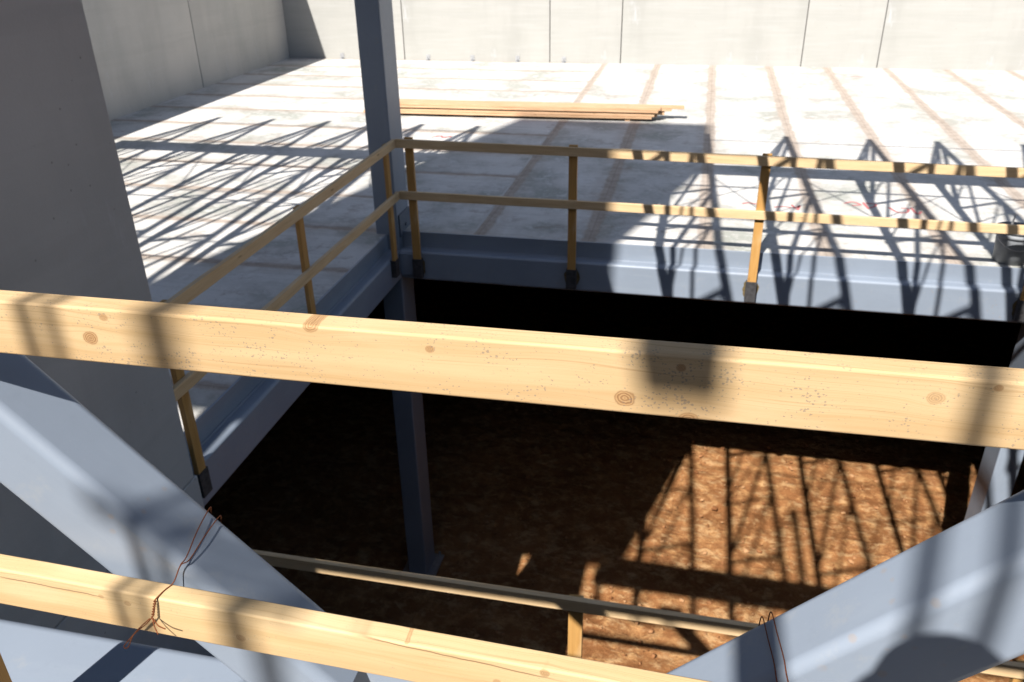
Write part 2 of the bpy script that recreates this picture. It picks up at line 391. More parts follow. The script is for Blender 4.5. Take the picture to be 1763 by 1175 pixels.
for i in range(900):
    x = rr.uniform(-3, 5.6); y = rr.uniform(6.8, 13.5); r_ = rr.choice((.010, .012, .016, .02, .03)) * rr.uniform(.7, 1.4)
    v_ = bmesh.ops.create_icosphere(rb, subdivisions=1, radius=r_)['verts']; f_ = (rr.uniform(.7, 1.5), rr.uniform(.7, 1.3), rr.uniform(.45, .8)); a_ = rr.uniform(0, 3)
    for v in v_:
        p = Vector((v.co.x * f_[0], v.co.y * f_[1], v.co.z * f_[2])) * (1 + rr.uniform(-.22, .22)); p.rotate(Matrix.Rotation(a_, 3, 'Z')); v.co = p + Vector((x, y, ZG + .03))
me = bpy.data.meshes.new('rubble'); rb.to_mesh(me); rb.free()
M_rub = NT('clods_and_stones', .9, .2); M_rub.col(M_rub.ramp(M_rub.noise(M_rub.tc.outputs['Object'], 3, 2), [(.35, (.22, .09, .035)), (.5, (.38, .18, .08)), (.62, (.46, .26, .13))])); M_rub = M_rub.m
tag(link('rubble', me, M_rub), 'clods and small stones strewn over the orange earth', 'rubble', kind='stuff')
# walkway slab the photographer stands on
wk = MB().box((-3.1, -5.0, -1.69), (9.0, .86, -1.54)).done('walkway', M_wall); tag(wk, 'concrete walkway behind the near railing', kind='structure')

# ---- wall panels
def panel(name, lo, hi, mat, label, clips=(), group='pale concrete panels of the far wall'):
    base = ((lo[0] + hi[0]) / 2, (lo[1] + hi[1]) / 2, lo[2])
    t = empty(name, base, label, 'wall panel', group)
    b = MB().box([lo[i] - base[i] for i in range(3)], [hi[i] - base[i] for i in range(3)], .012).done('panel_body', mat, t)
    for cx_ in clips:
        c = MB(); x = cx_ - base[0]; y = lo[1] - base[1]
        c.box((x - .05, y - .012, .08), (x + .05, y + .001, .19)); c.box((x - .045, y - .09, .055), (x + .045, y - .012, .067)); c.tube([(x, y - .06, .06), (x, y - .06, .14)], .012)
        c.done('anchor_clip', M_galv, t)
    return t
WT = .92            # wall top
bx = [X0 - .008, -7.34, -3.68, -1.99, 2.08, 3.70, 7.35, 11.0]
clips = [(-9.0, -8.1), (-6.73, -5.6, -4.47), (-3.34,), (), (), (), ()]
bl = ['far concrete panel standing in the shaded left corner', 'far concrete panel right behind the tall steel column', 'narrow far panel between the two close seams above the lumber',
      'wide far concrete panel above the right end of the lumber pile', 'narrow far panel right of centre between two slanting seams', 'wide far panel at the upper right corner of the picture', 'far concrete panel beyond the right edge of the view']
for i in range(7):
    if bx[i] > 8: continue
    panel('wall_panel', (bx[i] + .008, Y0 + .002, ZD - .05), (bx[i + 1] - .008, Y0 + .22, WT + 2.5), M_wall_b, bl[i], clips[i])
jb = MB().box((X0, Y0 + .06, ZD), (11, Y0 + .2, WT + 2.4)).done('joint_backing', M_joint)
tag(jb, 'dark sealant behind the seams of the far wall', 'sealant')
ly = [Y0, 16.45, 12.3, 8.1, 4.0, 0, -4]
ll = ['shaded left wall panel next to the far corner', 'shaded left wall panel cut off by the near grey shaft wall'] + ['left wall panel hidden behind the near shaft wall'] * 4
for i in range(6):
    panel('wall_panel', (X0 - .22, ly[i + 1] + .011, ZD - .05), (X0 - .002, ly[i] - (.011 if i else -.25), WT), M_wall, ll[i], group='grey concrete panels of the left wall')
jb = MB().box((X0 - .2, -4, ZD), (X0 - .06, Y0, WT - .05)).done('joint_backing', M_joint); tag(jb, 'dark sealant behind the seams of the left wall', 'sealant')
# near shaft wall: upper panel, joint, lower panel
sw = empty('shaft_wall', (-3.25, 0, ZG), 'tall dark grey concrete shaft wall filling the left edge', 'wall')
def swbox(n, lo, hi, mat): return MB().box((lo[0] + 3.25, lo[1], lo[2] - ZG), (hi[0] + 3.25, hi[1], hi[2] - ZG), .01).done(n, mat, sw)
swbox('upper_panel', (-3.36, -4.0, -3.372), (-3.15, 4.01, .15), M_wall_n)
swbox('lower_panel', (-3.36, -4.0, ZG), (-3.155, 4.05, -3.384), M_wall_n)
swbox('grout_line', (-3.35, -3.9, -3.386), (-3.17, 4.0, -3.370), M_joint)
# unseen foundation walls, added to keep skylight out below the deck
fw = empty('foundation_wall', (0, 0, ZG), 'unseen foundation walls keeping skylight out below the concrete deck', 'wall')
for lo, hi in (((X0, Y0 - .3, ZG - .2), (XR, Y0 - .05, ZD - .304)), ((X0, -4, ZG - .2), (X0 + .3, Y0 - .31, ZD - .304)), ((XR - .3, -4, ZG - .2), (XR, Y0 - .31, ZD - .304)), ((-3.1, -.2, ZG - .2), (9, 0.0, -1.695))):
    MB().box((lo[0], lo[1], lo[2] - ZG), (hi[0], hi[1], hi[2] - ZG)).done('wall_segment', M_wall_n, fw)

# ---- steel frame round the opening
def column(x0, x1, y0, y1, z0, z1, label):
    t = empty('steel_column', ((x0 + x1) / 2, (y0 + y1) / 2, z0), label, 'column', 'steel columns at the opening')
    bar('shaft', (0, 0, .03), (0, 0, z1 - z0), y1 - y0, x1 - x0, M_steel, t, up=(1, 0, 0), r=.018, seg=4)
    hx, hy = (x1 - x0) / 2 + .11, (y1 - y0) / 2 + .09
    MB().box((-hx, -hy, 0), (hx, hy, .03), .004).done('base_plate', M_galv, t)
    for sx in (-1, 1):
        for sy in (-1, 1): MB().tube([(sx * (hx - .05), sy * (hy - .045), .03), (sx * (hx - .05), sy * (hy - .045), .11)], .018, 6).done('anchor_bolt', M_galv, t)
    return t
colL = column(-3.52, -3.255, 8.46, 8.86, ZG + .03, 2.6, 'tall dark blue-grey steel column at the corner of the opening')
MB().box((.133, -.16, 5.10), (.150, .2, 5.36)).tube([(.15, .02, 5.2), (.165, .02, 5.2)], .02).done('splice_plate', M_steel_dk, colL)
column(3.47, 3.72, 8.46, 8.86, ZG + .03, 2.6, 'steel column at the right end of the long edge beam')
def edge_beam(name, a, b, n, label):
    """a->b runs along the deck edge; n points into the opening"""
    a, b, n = Vector(a), Vector(b), Vector(n)
    t = empty(name, (a + b) / 2 + Vector((0, 0, -.56)), label, 'beam', 'steel beams framing the opening')
    base = t.location
    o1 = bar('edge_plate', a + n * .012 + Vector((0, 0, -.085)), b + n * .012 + Vector((0, 0, -.085)), .02, .19, M_steel, t, r=.003, base=base)
    o2 = bar('tube', a + n * .00 + Vector((0, 0, -.355)), b + n * .00 + Vector((0, 0, -.355)), .30, .35, M_steel, t, r=.032, seg=6, base=base)
    # weld fillet between plate and tube
    bar('weld', a + n * .03 + Vector((0, 0, -.178)), b + n * .03 + Vector((0, 0, -.178)), .02, .012, M_steel, t, r=.005, base=base)
    return t
edge_beam('edge_beam', (-3.25, YP, ZD), (3.46, YP, ZD), (0, -1, 0), 'long blue-grey edge beam below the far railing')
edge_beam('edge_beam', (XP, 4.0, ZD), (XP, 8.45, ZD), (1, 0, 0), 'shaded blue-grey edge beam below the left railing')
# coped end of the long beam at the column
cp = MB().box((-3.248, 8.425, -3.72), (-3.05, 8.449, -3.455), .006).done('end_plate', M_steel); tag(cp, 'small end plate of the long beam beside the corner column', 'steel plate')

# ---- guard rails of the opening
def post(parent, x, y, z0, z1, facex, base):
    """38x89 post; the wide face looks along -y (facex False) or +x (True)"""
    up = (0, 1, 0) if facex else (1, 0, 0)
    o = bar('post', (x, y, z0), (x, y, z1), .038, .089, M_post, parent, up=up, r=.003, base=base)
    h = .30
    lo, hi = ((x - .045, y - .062, z0 - .12), (x + .024, y + .062, z0 + .06)) if facex else ((x - .055, y - .024, z0 - .22), (x + .055, y + .045, z0 + .06))
    m = MB(); bx_ = lambda a_, b_: m.box([a_[i] - base[i] for i in range(3)], [b_[i] - base[i] for i in range(3)], .002)
    if facex:
        bx_((x + .021, y - .055, z0 - .14), (x + .027, y + .055, z0 + .06)); bx_((x - .04, y - .055, z0 - .14), (x + .02, y - .049, z0 + .06)); bx_((x - .04, y + .049, z0 - .14), (x + .02, y + .055, z0 + .06))
    else:
        bx_((x - .055, y - .028, z0 - .17), (x + .055, y - .021, z0 + .06)); bx_((x - .055, y - .02, z0 - .17), (x - .049, y + .04, z0 + .06)); bx_((x + .049, y - .02, z0 - .17), (x + .055, y + .04, z0 + .06))
    s = m.done('socket', M_socket, parent)
    if not facex:
        d_ = MB(); n_ = 22; r0 = random.Random(int(x * 100))
        ring = [(x + math.cos(6.2832 * k / n_) * .085 * r0.uniform(.85, 1.1), z0 - .05 + math.sin(6.2832 * k / n_) * .12 * r0.uniform(.9, 1.1)) for k in range(n_)]
        A_ = [d_.bm.verts.new((p[0] - base[0], 8.4485 - base[1], p[1] - base[2])) for p in ring]; B_ = [d_.bm.verts.new((p[0] - base[0], 8.452 - base[1], p[1] - base[2])) for p in ring]
        d_.bm.faces.new(A_); d_.bm.faces.new(B_)
        for k in range(n_): d_.bm.faces.new((A_[k], A_[(k + 1) % n_], B_[(k + 1) % n_], B_[k]))
        d_.done('weld_scorch', M_scorch, parent)
    return o
gb = (0, 8.4, ZD)
g = empty('guard_rail', gb, 'two-rail pine guard rail along the far side of the opening', 'railing', 'timber guard rails')
bar('top_rail', (-3.16, 8.374, -2.178), (3.9, 8.374, -2.235), .038, .092, M_wood, g, base=gb, cuts=30, wob=.004)
bar('mid_rail', (-3.16, 8.374, -2.747), (3.9, 8.374, -2.775), .038, .089, M_wood, g, base=gb, cuts=30, wob=.004)
for px in (-3.03, -1.257, .655, 3.27): post(g, px, 8.413, -3.56, -2.145 - .008 * px, False, gb)
gb = (-3.2, 6, ZD)
g = empty('guard_rail', gb, 'two-rail pine guard rail running along the left side of the opening', 'railing', 'timber guard rails')
bar('top_rail', (-3.178, 3.2, -2.190), (-3.178, 8.355, -2.178), .038, .092, M_wood, g, base=gb, cuts=30, wob=.004)
bar('mid_rail', (-3.178, 3.2, -2.735), (-3.178, 8.355, -2.747), .038, .089, M_wood, g, base=gb, cuts=30, wob=.004)
for py in (4.17, 6.11, 8.2): post(g, -3.218, py, -3.50, -2.15, True, gb)
gb = (-.5, 3.77, -4.78)
g = empty('guard_rail', gb, 'low shaded pine rail crossing the pit between the two steel braces', 'railing', 'timber guard rails')
bar('top_rail', (-3.1, 3.77, -3.772), (5.5, 3.77, -3.772), .038, .089, M_wood, g, base=gb, cuts=30, wob=.004)
for px in (-.505, 2.01, 4.4, -2.9): bar('post', (px, 3.81, -4.78), (px, 3.81, -3.75), .038, .089, M_post, g, up=(1, 0, 0), r=.003, base=gb)
lb = bar('landing_beam', (-3.1, 3.83, -4.93), (8, 3.83, -4.93), .2, .3, M_steel, None, r=.02); tag(lb, 'steel beam carrying the low rail below the walkway', 'beam')

# foreground rail (focus of the picture)
kn = [(-.82, -.528, .011, .95), (-.79, -.493, .0065, .7), (-.478, -.478, .010, .8), (-.315, -.496, .0055, .8), (-.064, -.540, .012, .95), (.001, -.490, .0055, .9), (.015, -.562, .011, .85), (.286, -.500, .009, .45), (.347, -.480, .0045, .8), (-1.15, -.52, .01, .8), (.6, -.52, .01, .8)]
A1, B1 = Vector((-3.1, .920, -.5442)), Vector((1.9, .9104, -.502))
dx = (B1 - A1).normalized()
def loc(kx, kz): return ((Vector((kx, .9, kz)) - A1).dot(dx), kz - (A1.z + (kx - A1.x) / (B1.x - A1.x) * (B1.z - A1.z)))
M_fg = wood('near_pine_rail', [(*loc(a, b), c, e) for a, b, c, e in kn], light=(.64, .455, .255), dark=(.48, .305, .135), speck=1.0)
k2 = [(-.905, -1.06, .006, .5), (-.70, -1.105, .008, .6), (-.955, -1.052, .005, .5), (-.40, -1.06, .005, .7), (-.17, -1.085, .008, .7), (-.25, -1.12, .006, .6)]
A2, B2 = Vector((-1.6, .905, -1.039)), Vector((1.2, .985, -1.200))
dx2 = (B2 - A2).normalized()
def loc2(kx, kz): return ((Vector((kx, .93, kz)) - A2).dot(dx2), kz - (A2.z + (kx - A2.x) / (B2.x - A2.x) * (B2.z - A2.z)))
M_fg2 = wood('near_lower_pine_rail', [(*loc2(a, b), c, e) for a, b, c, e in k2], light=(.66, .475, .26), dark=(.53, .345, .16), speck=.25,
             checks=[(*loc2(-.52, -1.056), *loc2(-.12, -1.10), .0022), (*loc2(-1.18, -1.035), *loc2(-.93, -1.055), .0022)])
gb = (0, .9, -1.54)
g = empty('guard_rail', gb, 'close-up knotty pine rail crossing the whole picture with a second rail beneath', 'railing', 'timber guard rails')
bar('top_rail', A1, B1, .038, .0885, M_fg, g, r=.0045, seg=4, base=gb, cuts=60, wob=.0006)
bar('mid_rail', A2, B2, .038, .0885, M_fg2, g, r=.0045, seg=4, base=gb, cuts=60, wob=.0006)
for px, pz in ((-1.254, -1.135), (1.25, -.47)): bar('post', (px, .872, -1.54), (px, .872, pz), .038, .089, M_post, g, up=(1, 0, 0), r=.003, base=gb)

# ---- braces and near beam
YF = .962; S6 = .157; D6 = .132
def brace(p0, p1, label):
    """p0, p1 lie on the upper front edge of the tube; it runs from the beam up and outwards"""
    a = Vector((p0[0], YF + D6 / 2, p0[1] - .001)); b = Vector((p1[0], YF + D6 / 2, p1[1] - .001)); d_ = (b - a).normalized()
    n = Vector((-d_.z, 0, d_.x)); n = n if n.z > 0 else -n
    a -= n * S6 / 2; b -= n * S6 / 2
    t = empty('steel_brace', a, label, 'brace', 'diagonal steel tube braces')
    bar('tube', (0, 0, 0), b - a, D6, S6, M_steel, t, up=n, r=.021, seg=8)
    e = b - a
    MB().box((e.x - .16, -.008, e.z - .16), (e.x + .16, .008, e.z + .16)).done('gusset_plate', M_steel, t)
    return t
brace((-.55, -1.280), (-1.86, .045), 'blue-grey steel tube brace sloping down to the right in the lower left')
brace((-.02, -1.255), (1.30, .092), 'blue-grey steel tube brace rising to the lower right with head shadow on it')
nb = empty('steel_beam', (0, 1.06, -1.8), 'sunlit horizontal steel beam in the bottom left corner', 'beam')
bar('tube', (-3.1, 0, .15), (8.5, 0, .15), .26, .30, M_steel, nb, r=.03, seg=8)
MB().box((-.75, -.012, .298), (.15, .012, .52)).done('gusset_plate', M_steel, nb)

# ---- tie wires
def wire(label, strands, tails=(), r=.00105):
    m = MB()
    allp = []
    for s in strands + list(tails): m.tube(s, r, 6)
    o = m.done('tie_wire', M_rust, None, True); return tag(o, label, 'wire', 'rusty tie wires')
def twist(a, b, n, rad):
    a, b = Vector(a), Vector(b); d_ = (b - a).normalized(); u = d_.orthogonal().normalized(); v_ = d_.cross(u); out = [[], []]
    for i in range(n + 1):
        t = i / n; ph = t * math.pi * 2 * 3
        for k in (0, 1): out[k].append(a + (b - a) * t + (u * math.cos(ph + k * math.pi) + v_ * math.sin(ph + k * math.pi)) * rad)
    return out
WIRE_L = dict()
def smooth(pts, n=6):
    pts = [Vector(p) for p in pts]; out = []
    for i in range(len(pts) - 1):
        p0 = pts[max(i - 1, 0)]; p1 = pts[i]; p2 = pts[i + 1]; p3 = pts[min(i + 2, len(pts) - 1)]
        for k in range(n):
            t = k / n
            out.append(.5 * ((2 * p1) + (p2 - p0) * t + (2 * p0 - 5 * p1 + 4 * p2 - p3) * t * t + (3 * p1 - p0 - 3 * p2 + p3) * t ** 3))
    return out + [pts[-1]]
tw = twist((-.845, .9035, -1.040), (-.853, .8975, -1.072), 26, .0018)
def strand(o_, w_):
    return smooth([(-.852 + o_, 1.098, -1.05), (-.846 + o_, 1.0975, -1.010 - o_), (-.838 + o_, 1.090, -.984 - o_), (-.828 + o_ * .7, 1.03, -.986 - o_ * .7), (-.820 + o_ * .3, .975, -1.000 - o_ * .3), (-.822, .958, -1.004 - w_), (-.834, .945, -1.034), (-.841, .927, -1.037), (-.844 + w_, .906, -1.037), (-.845, .9035, -1.040)])
wire('rusty wire twisted round the lower near rail and the left brace',
     [strand(0, 0), strand(.017, .001), tw[0], tw[1],
      smooth([(-.853, .8975, -1.072), (-.868, .896, -1.090), (-.895, .895, -1.116), (-.921, .894, -1.146), (-.9275, .893, -1.1555), (-.924, .892, -1.1575), (-.917, .893, -1.152), (-.902, .894, -1.124), (-.880, .895, -1.098), (-.860, .897, -1.078)])],
     [smooth([(-.853, .8965, -1.072), (-.846, .888, -1.082), (-.834, .878, -1.090)]), smooth([(-.852, .8965, -1.075), (-.836, .886, -1.078), (-.818, .880, -1.076)])])
def hang(o_):
    return smooth([(.166 + o_, 1.098, -1.13), (.167 + o_, 1.0975, -1.09 + o_), (.169 + o_, 1.090, -1.056 + o_), (.175 + o_, 1.04, -1.052 + o_), (.181 + o_, .985, -1.046 + o_), (.184 + o_, .9595, -1.052 + o_), (.195 + o_, .957, -1.09 + o_), (.213 + o_, .955, -1.15)])
wire('pair of rusty wires hanging over the right brace at the bottom edge', [hang(0), hang(.013)])

# ---- pile of boards on the deck
labels = ['lowest front board of the lumber pile touching the deck', 'second front board from below in the lumber pile', 'third front board of the lumber pile with a short end',
          'top front board of the lumber pile', 'long orange-tinted board lying at the back top of the lumber pile and reaching farthest right',
          'back board in the middle layer of the lumber pile', 'lowest back board of the lumber pile', 'board under the long orange-tinted top board of the pile']
spec = [(14.62, 0, -.84), (14.63, 1, -.80), (14.64, 2, -.74), (14.66, 3, -.70), (14.83, 3, -.31), (14.80, 1, -.64), (14.80, 0, -.76), (14.82, 2, -.52)]
for i, (y, lay, xr) in enumerate(spec):
    z = ZD + .045 + lay * .041 + .0195 + (.022 if lay >= 2 else 0); wdt = .16
    o = bar('lumber_board', (xr - 5.1 - .2 * random.random(), y - .16 + random.uniform(-.012, .012), z), (xr, y + random.uniform(-.012, .012), z), wdt, .038, M_stack, None, cuts=16, wob=.005)
    tag(o, labels[i], 'board', 'boards piled on the deck')
for i, xb in enumerate((-4.6, -1.25)):
    o = bar('bearer', (xb, 14.56, ZD + .021), (xb, 14.90, ZD + .021), .089, .04, M_stack, None); tag(o, 'wooden bearer under the %s end of the lumber pile' % ('left', 'right')[i], 'board', 'bearers under the lumber')

# ---- bucket with offcuts beside the right column
bk = empty('bucket', (3.17, 8.815, ZD), 'dark grey bucket standing on the deck at the right edge', 'bucket')
MB().lathe((0, 0, .004), [(.150, 0), (.168, .25), (.170, .27), (.186, .275), (.188, .30), (.178, .302), (.178, .325), (.193, .33), (.195, .345), (.185, .350), (.176, .33), (.16, .27), (.142, .012)], 40).done('body', M_bucket, bk, True)
MB().tube([(.188 * math.cos(R(a)), -.188 * math.sin(R(a)) , .31 - .14 * math.sin(R(a))) for a in range(0, 181, 12)], .004, 6).done('handle', M_galv, bk, True)
ang = [((.10, .02, .05), (.52, .05, .70)), ((.02, -.03, .05), (.40, -.08, .62)), ((-.05, .03, .05), (-.02, .08, .47)), ((-.09, 0, .05), (-.05, .02, .44))]
for i, (a_, b_) in enumerate(ang):
    base_v = Vector((3.17, 8.815, ZD))
    if i < 2: o = bar('angle_bar', base_v + Vector(a_), base_v + Vector(b_), .05, .05, M_steel_dk, None, r=.004)
    else: o = MB().tube([base_v + Vector(a_), base_v + Vector(b_)], .006, 6).done('steel_rod', M_galv)
    tag(o, ['thick dark steel bar leaning out of the grey bucket to the right', 'dark steel bar in front of the thicker one in the bucket', 'thin shiny rod standing in the bucket, right one', 'thin shiny rod standing in the bucket, left one'][i], 'steel bar', 'steel offcuts in the bucket')

# ---- red marks sprayed on the deck
def marks(name, cx_, cy_, strokes, sc):
    m = MB()
    for s in strokes:
        p = [Vector((cx_ + a_ * sc, cy_ + b_ * sc * 1.7, 0)) for a_, b_ in s]; p = smooth(p, 4); L = []
        for i, q in enumerate(p):
            d_ = (p[min(i + 1, len(p) - 1)] - p[max(i - 1, 0)]).normalized(); n_ = Vector((-d_.y, d_.x, 0)) * .016
            L.append((m.bm.verts.new(q + n_ + Vector((0, 0, ZD + .003))), m.bm.verts.new(q - n_ + Vector((0, 0, ZD + .003)))))
        for A, B in zip(L, L[1:]): m.bm.faces.new((A[0], A[1], B[1], B[0]))
    o = m.done(name, M_red); return tag(o, kind='structure')
marks('paint_mark', .70, 10.25, [[(-1, 0), (-.4, .25), (.2, .1), (1, .3)], [(.3, -.2), (.9, -.1)]], .13)
marks('paint_mark', 1.12, 10.20, [[(-1.4, -.1), (-.4, .1), (.2, -.05)], [(.3, .5), (.6, -.1), (1, .4), (.7, -.4)]], .13)
marks('paint_mark', 2.0, 10.42, [[(-1.4, .2), (-.7, .5), (-.2, .1), (-.9, -.1)], [(.1, .5), (.3, -.5)], [(.3, .4), (1, .3), (.8, -.1), (.4, -.3)]], .15)
marks('paint_mark', 2.42, 10.32, [[(-.9, .3), (-.4, -.4), (.3, -.3), (.5, .2), (.0, .3)], [(.8, .4), (1.0, -.5), (1.4, -.1)]], .15)
marks('paint_mark', 3.3, 19.4, [[(-1.3, 0), (0, .1), (1.3, -.05)]], .22)
marks('paint_mark', -4.1, 13.0, [[(-1, -.2), (-.3, .3), (.2, -.2), (.8, .3)], [(-.6, 0), (.9, .05)]], .17)

# ================================================================ OVERHEAD FRAME (casts the shadows)
ZT, ZB = 2.05, .12
def joist_parts(t, y0, y1):
    """long-span joist along y; ends at y1"""
    xt = lambda y: (y1 - y) * .036
    bar('top_chord', (xt(y0), y0, ZT), (0, y1, ZT), .085, .07, M_steel_dk, t, r=.004)
    yb1 = y1 - .25
    bar('bottom_chord', (.05, y0 + 1.7, ZB), (0, yb1, ZB), .09, .06, M_steel_dk, t, r=.004)
    ys = y0 + 1.7; m = MB(); n = max(2, round((yb1 - ys) / 1.35)); L = (yb1 - ys) / n
    for k in range(n + 1):
        y = ys + k * L
        m.tube([(-.02, y, ZB), (xt(y) - .02, y, ZT)], .015, 6)
        if k < n:
            a_, b_ = (y, y + L) if k % 2 else (y + L, y)
            m.tube([(.02, a_, ZB), (xt(b_) + .02, b_, ZT)], .034, 6)
            m.tube([(-.03, b_, ZB), (xt(a_) - .03, a_, ZT)], .024, 6)
    [m.tube([(q_, yb1 - k2_, ZB), (q_ * .3, y1 - .03, ZT)], .022, 6) for q_, k2_ in ((-.04, 0), (.04, 0), (0, .75))]; m.tube([(.04, y0 + 1.7, ZB), (xt(y0), y0, ZT)], .035, 6)
    m.done('web', M_steel_dk, t)
jx = [-9.86, -8.8, -7.72, -6.85, -6.0, -5.0, -3.75, -2.45, -1.175, .035, 1.275, 2.25, 3.45, 4.7, 5.9]
j0 = empty('roof_joist', (jx[0], 0, 0), 'deep open-web roof joist overhead of the deck, outside the view', 'joist', 'open-web roof joists overhead')
joist_parts(j0, -1.0, 9.12)
for x in jx[1:]:
    r_ = j0.copy(); C.objects.link(r_); r_.location = (x, 0, 0)
    for ch in list(j0.children):
        c_ = ch.copy(); C.objects.link(c_); c_.parent = r_
# doubled chord beside the joist at 2.25
def rod(name, a, b, r, label, cat, grp=None, mat=None):
    o = MB().tube([a, b], r, 8).done(name, mat or M_steel_dk); return tag(o, label, cat, grp)
for y, z, r_ in ((8.78, ZT - .05, .014), (6.3, ZT - .05, .016), (5.0, ZT - .05, .014), (4.4, ZB, .014), (7.95, ZB, .013), (6.35, ZB, .015), (3.2, ZT, .016)):
    rod('bridging_rod', (-9.9, y, z), (6, y, z), r_, 'thin bridging rod tying the overhead joists together', 'rod', 'bridging rods overhead')
m = MB()
for i in range(len(jx) - 1):
    for y in (6.9,):
        m.tube([(jx[i], y, ZB), (jx[i + 1], y, ZT)], .011, 6); m.tube([(jx[i], y, ZT), (jx[i + 1], y, ZB)], .011, 6)
tag(m.done('cross_bridging', M_steel_dk), 'crossed bridging rods between the overhead joists', 'rod')
def girder(name, xa, xb, ya, yb_, za, zb, label):
    t = empty(name, ((xa + xb) / 2, (ya + yb_) / 2, za), label, 'beam', 'steel girders overhead')
    b_ = t.location; l = (xb - xa) / 2; hy = (yb_ - ya) / 2; H = zb - za
    MB().box((-l, -hy, 0), (l, hy, .02)).done('bottom_flange', M_steel, t)
    MB().box((-l, -hy, H - .02), (l, hy, H)).done('top_flange', M_steel, t)
    MB().box((-l, -.008, .021), (l, .008, H - .021)).done('web', M_steel, t)
girder('roof_girder', X0 + .3, 11, 8.63, 8.85, -.02, .30, 'overhead girder on the line of the corner column')
girder('roof_girder', -3.0, 8.5, 1.34, 1.66, .03, .37, 'overhead girder in front of the walkway')
# unseen beams, poles and tubes added to cast the foreground shadows
bar_o = bar('shadow_beam', (-.845, -2.212, 3.0), (-.845, .9, 3.0), .098, .08, M_steel_dk, None); tag(bar_o, 'unseen short beam added to shadow the near top rail', 'beam')
bar_o = bar('shadow_beam', (-.488, -7, 1.6), (-.488, -1.16, 1.6), .066, .10, M_steel_dk, None); tag(bar_o, 'unseen long beam added to shadow the right brace', 'beam')
for i, (px, py, r_) in enumerate(((-1.715, -2, .014), (-1.672, -2.0, .012), (-2.05, -4, .030), (-.455, -2, .016), (-.365, -2, .016))):
    rod('shadow_pole', (px, py, -1.535), (px, py, 6.5), r_, 'unseen upright pole added behind the photographer to cast a shadow stripe', 'pole', 'added shadow poles behind the walkway rail')
for x_, z_, r_ in ((-2.20, 4.10, .019), (-2.05, 3.98, .017)):
    rod('shadow_tube', (x_, -3.5, z_ + .04), (x_ + .24, -3.5, z_ - .03), r_, 'unseen short sloping tube added to cast a shadow band on the left brace', 'pole', 'added sloping shadow tubes')

# unseen raised wall behind left, added and shaped to shade the deck corner
ty = -3.0; TA, TB = -7.90, -3.97
tw_ = empty('shade_wall', ((TA + TB) / 2, ty, -1.5), 'unseen raised concrete wall behind and left of the walkway, shaped to shade the deck', 'shade_caster')
cx0 = (TA + TB) / 2
k_ = 1.127
zt = (14.42 - ty) * k_ + ZD; zb_ = (4.72 - ty) * k_ + ZD
zc = (12.06 - ty) * k_ + ZD
m = MB(); F_ = []
for yy in (-.1, .1): F_.append([m.bm.verts.new((x - cx0, yy, z + 1.5)) for x, z in ((TA, zb_), (TB, zb_), (TB, zc), (TB - .64, zt), (TA, zt))])
m.bm.faces.new(F_[0]); m.bm.faces.new(F_[1])
for i in range(5): m.bm.faces.new((F_[0][i], F_[0][(i + 1) % 5], F_[1][(i + 1) % 5], F_[1][i]))
m.done('shade_panel', M_wall, tw_)
for x in (TA + .25, -5.95): MB().box((x - cx0 - .08, -.08, ZD + 1.5 + .002), (x - cx0 + .08, .08, zb_ + 1.5 - .002)).done('shade_wall_leg', M_steel, tw_)

bw = empty('sky_block', (0, -10, ZG), 'unseen dark block added behind the photographer to cut skylight', 'sky_block')  # unseen dark mass, added to hold back low skylight from behind
MB().box((-24, -1, 0), (24, 1, 9.2 - ZG)).done('wall', M_block, bw)
for i in range(9): MB().box((-22 + i * 5, .99, 12.2), (-20 + i * 5, 1.02, 14.2)).done('window', M_black_glass, bw)

# ================================================================ PHOTOGRAPHER (behind the lens; only the shadow shows)
M_skin = plain('skin', (.55, .34, .24), .55, .4, 0, .12, 40); M_jacket = plain('orange_vest_cloth', (.75, .22, .05), .85, .2, 0, .2, 30)
M_denim = plain('denim', (.07, .10, .17), .9, .2, 0, .25, 60); M_black = plain('black_plastic', (.03, .03, .032), .45, .4); M_hat = plain('white_hard_hat', (.75, .75, .72), .35, .5, 0, .05); M_boot = plain('brown_boot', (.12, .07, .04), .8)
def skin(name, verts, edges, radii, mat, parent=None, sub=2):
    me = bpy.data.meshes.new(name); me.from_pydata(verts, edges, []); o = link(name, me, mat, parent)
    o.modifiers.new('Skin', 'SKIN'); sv = me.skin_vertices[0].data
    for i, r_ in enumerate(radii): sv[i].radius = (r_, r_) if not isinstance(r_, tuple) else r_
    sv[0].use_root = True
    s = o.modifiers.new('Sub', 'SUBSURF'); s.levels = s.render_levels = sub
    dg = bpy.context.evaluated_depsgraph_get(); m2 = bpy.data.meshes.new_from_object(o.evaluated_get(dg)); o.modifiers.clear(); o.data = m2
    if not m2.materials: m2.materials.append(mat)
    m2.polygons.foreach_set('use_smooth', [True] * len(m2.polygons)); return o
hx_, hy_ = .07, -.155
V = [(.07, -.26, -.62), (.07, -.26, -.42), (.07, -.25, -.26), (.07, -.22, -.16), (.07, -.19, -.08), (.07, -.165, .02), (.07, -.165, .09),
     (-.11, -.24, -.24), (-.17, -.13, -.40), (-.075, -.08, -.12), (-.06, -.07, -.06),
     (.25, -.24, -.24), (.31, -.13, -.40), (.20, -.09, -.12), (.13, -.08, -.03),
     (-.03, -.26, -.72), (-.05, -.22, -1.10), (-.06, -.28, -1.46), (-.06, -.16, -1.50),
     (.17, -.26, -.72), (.20, -.24, -1.10), (.22, -.30, -1.46), (.23, -.18, -1.50)]
Ed = [(0, 1), (1, 2), (2, 3), (3, 4), (4, 5), (5, 6), (2, 7), (7, 8), (8, 9), (9, 10), (2, 11), (11, 12), (12, 13), (13, 14), (0, 15), (15, 16), (16, 17), (17, 18), (0, 19), (19, 20), (20, 21), (21, 22)]
